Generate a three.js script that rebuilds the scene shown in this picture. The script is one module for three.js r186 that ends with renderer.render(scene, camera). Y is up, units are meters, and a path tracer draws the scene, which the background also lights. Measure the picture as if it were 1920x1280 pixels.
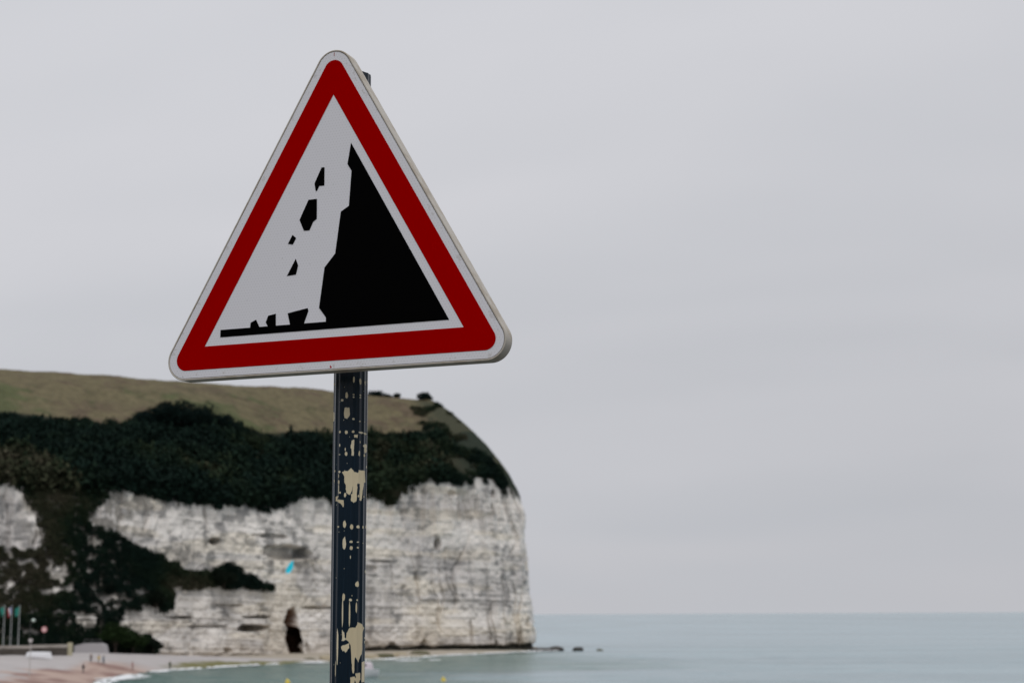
import * as THREE from 'three';
import { mergeGeometries, mergeVertices } from 'three/addons/utils/BufferGeometryUtils.js';
import { MarchingCubes } from 'three/addons/objects/MarchingCubes.js';

// ---------------------------------------------------------------- camera, sky, sun, exposure
const scene = new THREE.Scene();
const D2R = Math.PI / 180;
const camera = new THREE.PerspectiveCamera(23.767, 1024 / 682, 0.1, 150000);
camera.position.set(0, 12, 0);                       // eye height 1.6 m on a quay 10.4 m above datum
camera.rotation.set(9.542 * D2R, 0, -0.248 * D2R, 'YXZ');
camera.focus = 4.3;
camera.userData.fStop = 5.6;

const renderer = new THREE.WebGLRenderer({ antialias: true });
renderer.setSize(1024, 682);
renderer.toneMapping = THREE.LinearToneMapping;
renderer.toneMappingExposure = 1;
renderer.shadowMap.enabled = true;

// seeded random and noise
function rng(seed) { let a = seed >>> 0; return () => { a = (a + 0x6D2B79F5) | 0; let t = Math.imul(a ^ (a >>> 15), 1 | a); t = (t + Math.imul(t ^ (t >>> 7), 61 | t)) ^ t; return ((t ^ (t >>> 14)) >>> 0) / 4294967296; }; }
function hash(x, y, z) { let h = Math.imul(x | 0, 374761393) ^ Math.imul(y | 0, 668265263) ^ Math.imul(z | 0, 1274126177); h = Math.imul(h ^ (h >>> 13), 1274126177); h ^= h >>> 16; return (h >>> 0) / 4294967296; }
function vnoise(x, y, z = 0) {
  const xi = Math.floor(x), yi = Math.floor(y), zi = Math.floor(z); let fx = x - xi, fy = y - yi, fz = z - zi;
  fx = fx * fx * (3 - 2 * fx); fy = fy * fy * (3 - 2 * fy); fz = fz * fz * (3 - 2 * fz);
  const L = (a, b, t) => a + (b - a) * t;
  return L(L(L(hash(xi, yi, zi), hash(xi + 1, yi, zi), fx), L(hash(xi, yi + 1, zi), hash(xi + 1, yi + 1, zi), fx), fy),
    L(L(hash(xi, yi, zi + 1), hash(xi + 1, yi, zi + 1), fx), L(hash(xi, yi + 1, zi + 1), hash(xi + 1, yi + 1, zi + 1), fx), fy), fz) * 2 - 1;
}
function fbm(x, y, z = 0, o = 4) { let s = 0, a = 0.5, n = 0; for (let i = 0; i < o; i++) { s += a * vnoise(x + i * 17.3, y + i * 9.1, z + i * 5.7); n += a; a *= 0.5; x *= 2.03; y *= 2.03; z *= 2.03; } return s / n; }
const clamp = (v, a = 0, b = 1) => Math.min(b, Math.max(a, v));
const lerp = (a, b, t) => a + (b - a) * t;
const sstep = (a, b, v) => { const t = clamp((v - a) / (b - a)); return t * t * (3 - 2 * t); };

// overcast sky: pale grey, a little brighter upwards, faint soft cloud bands
{
  const W = 1024, Hh = 512, px = new Float32Array(W * Hh * 4);
  for (let j = 0; j < Hh; j++) for (let i = 0; i < W; i++) {
    const el = ((j + 0.5) / Hh - 0.5) * Math.PI, az = ((i + 0.5) / W - 0.5) * 2 * Math.PI;
    const y = Math.sin(el), x = Math.cos(az) * Math.cos(el), z = Math.sin(az) * Math.cos(el), yy = Math.max(y, 0);
    const k = 1 / (yy + 0.22), cx = x * k, cz = z * k;
    const w = fbm(cx * 0.9 + 3, cz * 0.9, 1, 3);
    const n = fbm(cx * 1.6 + w * 1.2, cz * 2.6 + w, 7, 5);
    const fine = fbm(cx * 5 + w * 2, cz * 8, 3, 3);
    let L = 0.526 * (1 + 0.5 * yy) * (1 - 0.07 * x) * (1 + 0.105 * n * sstep(-0.02, 0.12, y) + 0.03 * w + 0.008 * fine);
    const c = 0.5 + 0.5 * n;
    const o = (j * W + i) * 4; px[o] = L * lerp(0.972, 1.0, c); px[o + 1] = L * lerp(1.004, 0.998, c); px[o + 2] = L * lerp(1.075, 1.05, c); px[o + 3] = 1;
  }
  const t = new THREE.DataTexture(px, W, Hh, THREE.RGBAFormat, THREE.FloatType);
  t.mapping = THREE.EquirectangularReflectionMapping; t.magFilter = t.minFilter = THREE.LinearFilter; t.wrapS = THREE.RepeatWrapping; t.needsUpdate = true;
  scene.background = t; scene.environment = t;
}
const sun = new THREE.DirectionalLight(0xfffbf6, 0.95);
sun.position.set(20, 170, 100); sun.target.position.set(0, 10, 0);
sun.castShadow = true; sun.shadow.radius = 40; sun.shadow.mapSize.set(2048, 2048);
Object.assign(sun.shadow.camera, { left: -320, right: 320, top: 320, bottom: -320, near: 1, far: 1600 });
scene.add(sun, sun.target);

// ---------------------------------------------------------------- helpers
const lin = (r, g, b) => new THREE.Color().setRGB(r, g, b);
function mat(r, g, b, rough = 0.9, extra = {}) { return new THREE.MeshStandardMaterial({ color: lin(r, g, b), roughness: rough, metalness: 0, side: THREE.DoubleSide, ...extra }); }
function put(name, geo, m, parent = scene) { const o = new THREE.Mesh(geo, m); o.name = name; o.castShadow = o.receiveShadow = true; parent.add(o); return o; }
function group(name, x = 0, y = 0, z = 0) { const g = new THREE.Group(); g.name = name; g.position.set(x, y, z); scene.add(g); return g; }
const used = {};
function numbered(n) { const k = used[n] = (used[n] ?? -1) + 1; return k ? `${n}_${String(k).padStart(3, '0')}` : n; }
function tag(o, label, category, grp, kind) { o.userData.label = label; if (category) o.userData.category = category; if (grp) o.userData.group = grp; if (kind) o.userData.kind = kind; return o; }
function gridGeo(nu, nv, f) {                         // f(i, j) -> [x, y, z, r, g, b, u, v]
  const n = (nu + 1) * (nv + 1), P = new Float32Array(n * 3), C = new Float32Array(n * 3), U = new Float32Array(n * 2), I = new Uint32Array(nu * nv * 6);
  let k = 0;
  for (let j = 0; j <= nv; j++) for (let i = 0; i <= nu; i++, k++) { const q = f(i, j); P.set([q[0], q[1], q[2]], k * 3); C.set([q[3], q[4], q[5]], k * 3); U.set([q[6] ?? q[0], q[7] ?? q[2]], k * 2); }
  k = 0;
  for (let j = 0; j < nv; j++) for (let i = 0; i < nu; i++) { const a = j * (nu + 1) + i, b = a + 1, c = a + nu + 1, d = c + 1; I.set([a, b, c, b, d, c], k); k += 6; }
  const g = new THREE.BufferGeometry();
  g.setAttribute('position', new THREE.BufferAttribute(P, 3)); g.setAttribute('color', new THREE.BufferAttribute(C, 3)); g.setAttribute('uv', new THREE.BufferAttribute(U, 2));
  g.setIndex(new THREE.BufferAttribute(I, 1)); g.computeVertexNormals(); return g;
}
function noiseTex(N, f, colour, repeat) {             // f(u, v) in 0..1 -> 0..1 or [r, g, b]
  const d = new Uint8Array(N * N * 4);
  for (let j = 0; j < N; j++) for (let i = 0; i < N; i++) { const q = f(i / N, j / N), o = (j * N + i) * 4; const c = Array.isArray(q) ? q : [q, q, q]; d[o] = clamp(c[0]) * 255; d[o + 1] = clamp(c[1]) * 255; d[o + 2] = clamp(c[2]) * 255; d[o + 3] = 255; }
  const t = new THREE.DataTexture(d, N, N); t.wrapS = t.wrapT = THREE.RepeatWrapping; t.magFilter = THREE.LinearFilter; t.minFilter = THREE.LinearMipmapLinearFilter; t.generateMipmaps = true;
  if (colour) t.colorSpace = THREE.SRGBColorSpace; if (repeat) t.repeat.set(repeat, repeat); t.needsUpdate = true; return t;
}
function tileNoise(u, v, per, seed, oct = 4) {        // periodic value noise
  let s = 0, a = 0.5, n = 0;
  for (let o = 0; o < oct; o++) {
    const x = u * per, y = v * per, xi = Math.floor(x), yi = Math.floor(y); let fx = x - xi, fy = y - yi; fx = fx * fx * (3 - 2 * fx); fy = fy * fy * (3 - 2 * fy);
    const h = (p, q) => hash(((p % per) + per) % per, ((q % per) + per) % per, seed + o);
    s += a * lerp(lerp(h(xi, yi), h(xi + 1, yi), fx), lerp(h(xi, yi + 1), h(xi + 1, yi + 1), fx), fy); n += a; a *= 0.55; per *= 2;
  }
  return s / n;
}
function inPoly(x, y, p) { let r = false; for (let i = 0, j = p.length - 1; i < p.length; j = i++) if ((p[i][1] > y) !== (p[j][1] > y) && x < (p[j][0] - p[i][0]) * (y - p[i][1]) / (p[j][1] - p[i][1]) + p[i][0]) r = !r; return r; }

// ---------------------------------------------------------------- the headland: plan columns [base xz], [chalk brow], [scrub edge], [ridge]
const SEA = 0.6;
const COLS = [
  [[-148.8, -315], [-159.7, 43, -332], [-193.8, 66.6, -400], [-233.4, 89.7, -480]],
  [[-127.6, -355], [-136.7, 44.9, -374], [-160.1, 68.6, -435], [-188.4, 91.7, -510]],
  [[-115.7, -372], [-123.3, 44.9, -390], [-143.1, 68.6, -450], [-166.1, 91.4, -520]],
  [[-106.7, -383], [-113.7, 43.9, -402], [-131, 67.8, -460], [-151, 91.3, -528]],
  [[-96.8, -393], [-102.4, 44.4, -409], [-118.4, 66.8, -470], [-135.2, 91, -535]],
  [[-88.2, -412], [-92.2, 44.4, -424], [-105.2, 68.7, -480], [-120.3, 90.9, -545]],
  [[-78.1, -430], [-81.4, 43.9, -441], [-91.2, 69.3, -490], [-104.2, 91.2, -555]],
  [[-67.1, -449], [-69.8, 44, -459], [-77.6, 68.5, -508], [-87.3, 91.4, -565]],
  [[-54.8, -468], [-57, 47.3, -478], [-62.7, 70.4, -523], [-70.7, 91.5, -575]],
  [[-41.2, -486], [-42.9, 50.1, -496], [-47, 71.1, -538], [-53.9, 90.1, -580]],
  [[-26.2, -500], [-27.7, 54.8, -510], [-34.2, 72.1, -543], [-41.3, 88.6, -578]],
  [[-10.3, -512], [-11.5, 55.3, -521], [-22.8, 75.1, -550], [-33.5, 87.9, -576]],
  [[0.4, -518], [-2.3, 53.5, -526], [-11.8, 68.6, -544], [-31.2, 88.2, -575]],
  [[6.3, -524], [2.2, 50, -531], [-8.8, 68.7, -549], [-30.7, 88.5, -577]],
  [[5.5, -537], [1, 50, -543], [-11, 68, -558], [-31.5, 88.3, -580]],
  [[-5, -565], [-10, 50, -570], [-20, 68, -580], [-36, 88.5, -588]],
  [[-70, -650], [-72, 40, -646], [-74, 62, -630], [-62, 88, -592]],
  [[-300, -760], [-300, 30, -750], [-290, 48, -680], [-245, 78, -530]],
].map((c) => c.flat());
const NC = COLS.length - 1;
function col(c) {                                     // Catmull-Rom through the plan columns
  c = clamp(c, 0, NC - 1e-6); const i = Math.floor(c), t = c - i, g = (k) => COLS[clamp(k, 0, NC)], a = g(i - 1), b = g(i), d = g(i + 1), e = g(i + 2);
  return b.map((_, k) => 0.5 * (2 * b[k] + (d[k] - a[k]) * t + (2 * a[k] - 5 * b[k] + 4 * d[k] - e[k]) * t * t + (3 * b[k] - a[k] - 3 * d[k] + e[k]) * t * t * t));
}
function outward(c) { const a = col(c - 0.05), b = col(c + 0.05), dx = b[0] - a[0], dz = b[1] - a[1], l = Math.hypot(dx, dz); return [-dz / l, dx / l]; }
// where scrub covers the chalk, in (column, height in metres)
const BROW = [[0, 41], [0.86, 41.7], [2, 42.9], [2.25, 43.1], [2.55, 38.2], [2.75, 31.3], [2.76, 28.5], [3, 27.6], [3.4, 31.6], [3.6, 35.9], [3.8, 38.3], [4.15, 42.7], [4.6, 42.6], [4.9, 42], [5.3, 41.4], [5.7, 41.9], [6, 41.1], [6.4, 42], [7, 41.2], [7.4, 43.2], [7.6, 45], [7.9, 45.9], [8.2, 44.2], [8.6, 45.8], [9, 46.7], [9.35, 45.4], [9.45, 48.8], [9.85, 52.5], [10.3, 53.8], [10.6, 52.4], [10.9, 53.5], [11.38, 55], [11.62, 52.1], [12, 50.5], [12.57, 49], [18, 48]];
const SPUR = [[2.2, 27.3], [2.5, 27.4], [2.76, 28.8], [3.1, 36.6], [3.6, 35.9], [3.85, 33.4], [4.15, 32], [4.4, 30.9], [4.9, 26.6], [5.4, 23.4], [5.9, 22.6], [6.15, 24.9], [6.4, 24.7], [6.7, 21.8], [6.9, 19.7], [7.2, 18.9], [6.5, 18.9], [5.8, 19], [5.16, 18.8], [5.18, 14.1], [5, 13.5], [4.7, 15.2], [4.35, 12.6], [4.22, 10.5], [4.32, 8], [4.62, 6.7], [4.92, 4], [4.8, 1], [-1, 1], [-1, 26]];
const BARE = [[[3.55, 31.3], [4, 30.8], [4.05, 28], [3.7, 28.5]], [[2.58, 19.2], [3.3, 19.2], [3.28, 16.8], [2.7, 17.3]], [[3.8, 16.9], [4.4, 17.1], [4.38, 15.7], [3.9, 15.6]], [[3.28, 12.6], [3.9, 12.6], [3.85, 10.6], [3.65, 9.2], [3.4, 10.4]], [[2.8, 23.5], [3.18, 24.1], [3.2, 20.7], [2.85, 20.7]], [[2.3, 25.5], [2.6, 25], [2.7, 23.5], [2.45, 23.4]], [[4.55, 18.4], [4.8, 18.1], [4.75, 15.4], [4.5, 15.8]], [[2.1, 20.5], [2.28, 19.9], [2.22, 18.1], [2.08, 18.7]]];
function browAt(c) { for (let i = 1; i < BROW.length; i++) if (c <= BROW[i][0]) return lerp(BROW[i - 1][1], BROW[i][1], (c - BROW[i - 1][0]) / (BROW[i][0] - BROW[i - 1][0])); return 48; }
function scrubby(c, h) {
  const cw = c + 0.09 * fbm(c * 9, h * 0.5, 2, 3), hw = h + 3.4 * fbm(c * 13, h * 0.35, 5, 4);
  if (hw > browAt(cw) + 0.4) return true;
  const hs = h + 1.5 * fbm(c * 8, h * 0.45, 5, 3);
  if (inPoly(cw, hs, SPUR)) return !BARE.some((p) => inPoly(cw, hs, p)) && fbm(c * 13, h * 0.7, 11, 3) > lerp(-0.5, -0.2, sstep(4.9, 4.2, c) * sstep(5, 9, h));
  return false;
}
// caves, overhangs and joints: column, height, half width (columns), half height (m), depth (m), edge sharpness
const HOLES = [[7.49, 4.6, 0.17, 5.8, 21, 7], [7.46, 10.2, 0.155, 4.2, 6.5, 4], [6.7, 8.6, 0.3, 1.05, 8, 4], [6.8, 11.5, 0.3, 0.45, 3, 3], [5.4, 11.5, 0.3, 0.45, 2.4, 3], [6.02, 31.6, 0.1, 1.05, 7, 4], [7.4, 29.4, 0.6, 2.4, 4.2, 2], [7.05, 33.8, 0.4, 0.7, 1.6, 2], [8.05, 14, 0.35, 0.5, 2, 3], [5.9, 9.2, 0.4, 0.45, 1.8, 3], [6.3, 14.6, 0.28, 0.4, 1.8, 3], [10.26, 33.6, 0.07, 1.9, 5, 3], [9.2, 27.9, 0.24, 0.5, 1.6, 2], [9.02, 25.6, 0.13, 1.1, 1.5, 2], [10.78, 6.6, 0.03, 4, 2.2, 3], [12.71, 9.2, 0.15, 2, 2.6, 3], [8.9, 3.4, 0.05, 1.2, 2.2, 3], [9.4, 3.1, 0.08, 0.9, 2.2, 3], [7.75, 2.8, 0.05, 1.8, 2.5, 3], [12.29, 4.7, 0.07, 3.6, 2, 3], [11.46, 50.3, 0.08, 1.6, 2, 2], [10.5, 49.7, 0.09, 1, 1.8, 2], [12, 43.6, 0.08, 2.7, 1.6, 2], [11.43, 45.1, 0.05, 2.3, 1.6, 2], [10, 3.1, 0.05, 1.6, 2, 3], [11.38, 2.7, 0.05, 1.3, 2, 3], [6.25, 2.8, 0.09, 0.9, 2, 3]];
const BEDS = []; { const r = rng(41); let h = -4; while (h < 70) { const t = 0.5 + r() * r() * 2.6; BEDS.push([h, t, r() * 2 - 1, r()]); h += t; } }
function bedAt(h) { let a = 0, b = BEDS.length - 1; while (a < b) { const m = (a + b + 1) >> 1; if (BEDS[m][0] <= h) a = m; else b = m - 1; } return BEDS[a]; }
function cliffPoint(c, q) {
  const k = col(c), o = outward(c), h = lerp(-2, k[3], q), w = Math.pow(q, 1.35);
  let x = lerp(k[0], k[2], w), z = lerp(k[1], k[4], w);
  const s = c * 22 + (c > 11 ? (c - 11) * -8 : 0);    // metres along the face, near enough
  const hb = h + 0.7 * fbm(s * 0.03, 3, 1, 3) + 0.02 * s, bed = bedAt(hb), e = (hb - bed[0]) / bed[1];
  const g = 1 - sstep(0.86, 1, q), veg = scrubby(c, h);
  let d = 2.2 * fbm(s * 0.045, h * 0.03, 4, 3) + 1.2 * fbm(s * 0.16, h * 0.07, 8, 3);
  const low = sstep(30, 14, h);
  d += bed[2] * (0.16 + 0.34 * low) * (0.5 + fbm(s * 0.08, bed[0] * 3, 1, 2)) * sstep(0, 0.14, e) * sstep(1, 0.86, e);
  d -= 0.8 * sstep(0.16, 0, e) * (0.35 + 0.65 * low) * clamp(0.5 + 1.4 * fbm(s * 0.05, bed[0], 9, 2));
  const joint = Math.abs(fbm(s * 0.16 + 0.9 * fbm(h * 0.08, s * 0.03, 3, 2), h * 0.018, 21, 3));
  d -= 1.5 * sstep(0.07, 0, joint) * sstep(0.0, 0.5, 0.45 + fbm(s * 0.03, h * 0.08, 33, 2));
  d += 1.8 * sstep(34, 46, h) * (0.5 - Math.abs(fbm(s * 0.26, h * 0.03, 13, 3)) * 2.6);      // pinnacles under the brow
  d += 0.6 * fbm(s * 0.6, h * 0.7, 17, 3);
  if (c > 8.3) d -= 1.5 * sstep(0.3, 0.9, h - SEA) * sstep(2.6, 1.5, h - SEA + 0.5 * fbm(s * 0.3, 0, 3, 2));   // wave-cut notch
  let deep = 0, cave = 0;
  for (const [hc, hh, rc, rh, dep, sh] of HOLES) {
    const a = (c - hc) / rc, b = (h - hh) / rh; if (a * a + b * b > 3) continue;
    const rr = a * a + b * b + 0.3 * fbm(c * 25, h * 0.6, 6, 2), m = 1 - sstep(1 - 1 / sh, 1, rr); if (dep > 20) cave = Math.max(cave, m * dep); else deep = Math.max(deep, m * dep);
  }
  if (veg) d += 0.5;
  d = d * g - deep;
  return [x + o[0] * d - 0.13 * cave, h, z + o[1] * d - 0.99 * cave, s, h, bed, e, veg, deep, joint, cave];
}
{
  const NU = 1350, NV = 270, C0 = 0.6, C1 = 16;
  const cs = []; for (let i = 0; i <= NU; i++) { const t = i / NU; cs.push(t < 0.08 ? lerp(C0, 1.8, t / 0.08) : t < 0.95 ? lerp(1.8, 13.6, (t - 0.08) / 0.87) : lerp(13.6, C1, (t - 0.95) / 0.05)); }
  const geo = gridGeo(NU, NV, (i, j) => {
    const c = cs[i], [x, y, z, s, h, bed, e, veg, deep, joint, cave] = cliffPoint(c, j / NV);
    let r = 0.675, g = 0.638, b = 0.597;
    const grey = fbm(s * 0.06, h * 0.11, 40, 4), st = fbm(s * 0.05, h * 1.1, 42, 3), vert = fbm(s * 0.45, h * 0.05, 44, 3), spot = fbm(s * 0.35, h * 0.5, 46, 4);
    const bruise = sstep(0.5, 0.62, 1.3 - Math.hypot((c - 7.4) / 0.75, (h - 29) / 3.4) + 0.9 * spot) * 0.28;   // grey stained hollow
    let k = (1.12 - bruise) - 0.26 * sstep(-0.1, 0.45, grey) - 0.12 * sstep(0.0, 0.45, st) - 0.26 * sstep(0.06, 0.42, vert) * sstep(-0.3, 0.3, grey) + 0.14 * sstep(0.1, 0.5, -spot);
    k *= 1 - 0.12 * bed[3] * sstep(0.35, 0.1, e);                           // flint band in the bed
    r *= k; g *= k * 1.0; b *= k * (1 + 0.02 * sstep(0.0, 0.5, grey));
    const lw = sstep(8.4, 7.4, c) * sstep(20, 26, h), gry = sstep(0.2 - 0.16 * lw, 0.36 - 0.1 * lw, spot) * sstep(-0.25 - 0.4 * lw, 0.2 - 0.2 * lw, grey) * 0.78; r = lerp(r, 0.22, gry); g = lerp(g, 0.215, gry); b = lerp(b, 0.21, gry);   // lichen and soot-grey weathering
    const och = sstep(0.1, 0.45, fbm(s * 0.05, h * 0.3, 50, 3)) * 0.5; b *= 1 - 0.2 * och; g *= 1 - 0.06 * och;
    const tan = sstep(7, 1.5, h + 3 * fbm(s * 0.1, h * 0.2, 52, 3)) * 0.6; r = lerp(r, 0.52, tan); g = lerp(g, 0.45, tan); b = lerp(b, 0.37, tan);
    const alg = sstep(2.4, 1.8, h - SEA + 0.9 * fbm(s * 0.25, h * 0.3, 54, 3)) * (c > 8.2 ? 1 : 0); r = lerp(r, 0.03, alg); g = lerp(g, 0.03, alg); b = lerp(b, 0.022, alg);   // weed on the tide line
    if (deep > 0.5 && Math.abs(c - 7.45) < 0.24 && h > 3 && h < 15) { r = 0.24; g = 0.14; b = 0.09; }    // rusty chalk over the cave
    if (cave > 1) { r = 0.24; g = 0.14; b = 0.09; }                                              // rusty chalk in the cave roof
    const earth = sstep(4.9, 4.3, c) * sstep(2.2, 2.7, c) * sstep(-0.25, 0.1, fbm(s * 0.5, h * 0.6, 66, 3)) * 0.75; r = lerp(r, 0.2, earth); g = lerp(g, 0.185, earth); b = lerp(b, 0.16, earth);   // earthy rubble in the gully
    if (veg) { const t = 0.9; r = lerp(r, 0.028, t); g = lerp(g, 0.029, t); b = lerp(b, 0.02, t); }
    return [x, y, z, r, g, b, s, h];
  });
  const bump = noiseTex(512, (u, v) => tileNoise(u, v, 8, 3, 6));
  bump.repeat.set(1 / 9, 1 / 6);
  const o = put('chalk_cliff', geo, new THREE.MeshStandardMaterial({ vertexColors: true, roughness: 0.95, side: THREE.DoubleSide, bumpMap: bump, bumpScale: 0.25 }));
  tag(o, 'white chalk cliff face with horizontal beds and a cave at the beach', null, null, 'structure');
}
// hillside above the brow
function hillPoint(c, t) {                            // t 0..1 brow to scrub edge, 1..2 scrub edge to ridge, 2..2.4 over the back
  const k = col(c), B1 = [k[2], k[3], k[4]], B2 = [k[5], k[6], k[7]], B3 = [k[8], k[9], k[10]];
  const A = [B1[0] * 1.01 - B2[0] * 0.01, B1[1] - 16, B1[2] + 4], B4 = [B3[0] + (B3[0] - B2[0]) * 0.8, B3[1] - 1, B3[2] + (B3[2] - B2[2]) * 0.8];
  const cr = (a, b, d, e, u) => b.map((_, i) => 0.5 * (2 * b[i] + (d[i] - a[i]) * u + (2 * a[i] - 5 * b[i] + 4 * d[i] - e[i]) * u * u + (3 * b[i] - a[i] - 3 * d[i] + e[i]) * u * u * u));
  if (t <= 1) { const p = cr(A, B1, B2, B3, t), w = Math.sin(Math.PI * clamp(t)) * (1 - 0.8 * sstep(10, 11, c)); p[1] += w * (5 * fbm(c * 1.7 - t * 1.3, t * 0.9, 61, 3) - 1.2); return p; }
  if (t <= 2) return cr(B1, B2, B3, B4, t - 1);
  return B3.map((_, i) => lerp(B3[i], B4[i], t - 2));
}
const noseW = (c) => sstep(10.2, 11.1, c);
{
  const NU = 900, NV = 190;
  const geo = gridGeo(NU, NV, (i, j) => {
    const c = i / NU * NC, t = j / NV * 2.4, p = hillPoint(c, t);
    const w = sstep(0, 0.15, t), n = fbm(p[0] * 0.05, p[2] * 0.05, 1, 4), m = fbm(p[0] * 0.22, p[2] * 0.22, 5, 4), gr = fbm(p[0] * 0.018, p[2] * 0.03, 9, 3), f2 = fbm(p[0] * 0.9, p[2] * 0.9, 3, 2);
    const y = p[1] + w * (0.7 * n + 0.3 * m) * (1 - 0.6 * noseW(c)) + w * 0.12 * f2;
    let r = 0.142, g = 0.122, b = 0.072;                                     // dry grass
    const br = sstep(-0.1, 0.45, m + 0.4 * n); r = lerp(r, 0.118, br); g = lerp(g, 0.092, br); b = lerp(b, 0.062, br);
    const gn = sstep(0.0, 0.35, gr + 0.5 * m + 0.25 * sstep(4.2, 1.5, c)); r = lerp(r, 0.094, gn); g = lerp(g, 0.102, gn); b = lerp(b, 0.05, gn);
    const k = 1 + 0.28 * f2 + 0.14 * fbm(p[0] * 0.35, p[2] * 0.5, 71, 3); r *= k; g *= k; b *= k;
    const nose = noseW(c) * sstep(2.0, 1.75, t + 0.15 * m); r = lerp(r, 0.062, nose); g = lerp(g, 0.064, nose); b = lerp(b, 0.042, nose);
    const grow = noseW(c) * sstep(0.02, 0.16, fbm(p[0] * 0.13, p[1] * 0.13, 81, 4) + 0.22 * sstep(1.3, 0.4, t)) * sstep(1.9, 1.7, t); r = lerp(r, 0.028, grow); g = lerp(g, 0.036, grow); b = lerp(b, 0.026, grow);   // low ivy and bramble mats
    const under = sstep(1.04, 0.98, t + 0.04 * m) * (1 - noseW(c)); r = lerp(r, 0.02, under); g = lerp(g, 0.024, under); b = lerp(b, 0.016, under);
    return [p[0], y, p[2], r, g, b, p[0], p[2]];
  });
  const bump = noiseTex(512, (u, v) => tileNoise(u, v, 16, 8, 5)); bump.repeat.set(1 / 12, 1 / 12);
  tag(put('grassy_hillside', geo, new THREE.MeshPhysicalMaterial({ vertexColors: true, roughness: 1, specularIntensity: 0.2, side: THREE.DoubleSide, bumpMap: bump, bumpScale: 0.35 })), 'dry grass hilltop sloping down to the headland', null, null, 'structure');
}
// ---------------------------------------------------------------- scrub: leaf-clump instances
function clumpGeo(seed, n, size) {                    // leaf faces spread through a lumpy crown of radius 1
  const r = rng(seed), P = [], I = [];
  for (let i = 0; i < n; i++) {
    const th = r() * 6.283, ph = Math.acos(1 - r() * 1.7), rad = 0.55 + 0.45 * Math.sqrt(r()), lump = 1 + 0.28 * Math.sin(th * 3 + seed) * Math.sin(ph * 4 + seed);
    const c = new THREE.Vector3(Math.sin(ph) * Math.cos(th), Math.cos(ph) * 0.9, Math.sin(ph) * Math.sin(th)).multiplyScalar(rad * lump);
    const a = new THREE.Vector3(r() - 0.5, r() - 0.5, r() - 0.5).normalize(), b = new THREE.Vector3(r() - 0.5, r() - 0.5, r() - 0.5).cross(a).normalize(), s = size * (0.6 + r() * 0.8);
    a.multiplyScalar(s); b.multiplyScalar(s * 0.62);
    const k = P.length / 3;
    for (const [u, v] of [[-1, 0], [0, -1], [1, 0], [0, 1]]) P.push(c.x + a.x * u + b.x * v, c.y + a.y * u + b.y * v, c.z + a.z * u + b.z * v);
    I.push(k, k + 1, k + 2, k, k + 2, k + 3);
  }
  const g = new THREE.BufferGeometry(); g.setAttribute('position', new THREE.Float32BufferAttribute(P, 3)); g.setIndex(I); g.computeVertexNormals(); return g;
}
const leafMat = new THREE.MeshPhysicalMaterial({ color: 0xffffff, roughness: 0.95, specularIntensity: 0.15, side: THREE.DoubleSide });
const GREENS = [[0.008, 0.018, 0.0135], [0.012, 0.024, 0.0155], [0.021, 0.033, 0.018], [0.04, 0.044, 0.026], [0.064, 0.06, 0.04]];
function pickGreen(p, r, bias = 0) { const n = 1.25 * fbm(p[0] * 0.06, p[1] * 0.1, p[2] * 0.04, 4) + bias + (r() - 0.5) * 0.26; return GREENS[n < -0.1 ? 0 : n < 0.18 ? 1 : n < 0.42 ? 2 : n < 0.72 ? 3 : 4]; }
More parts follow.
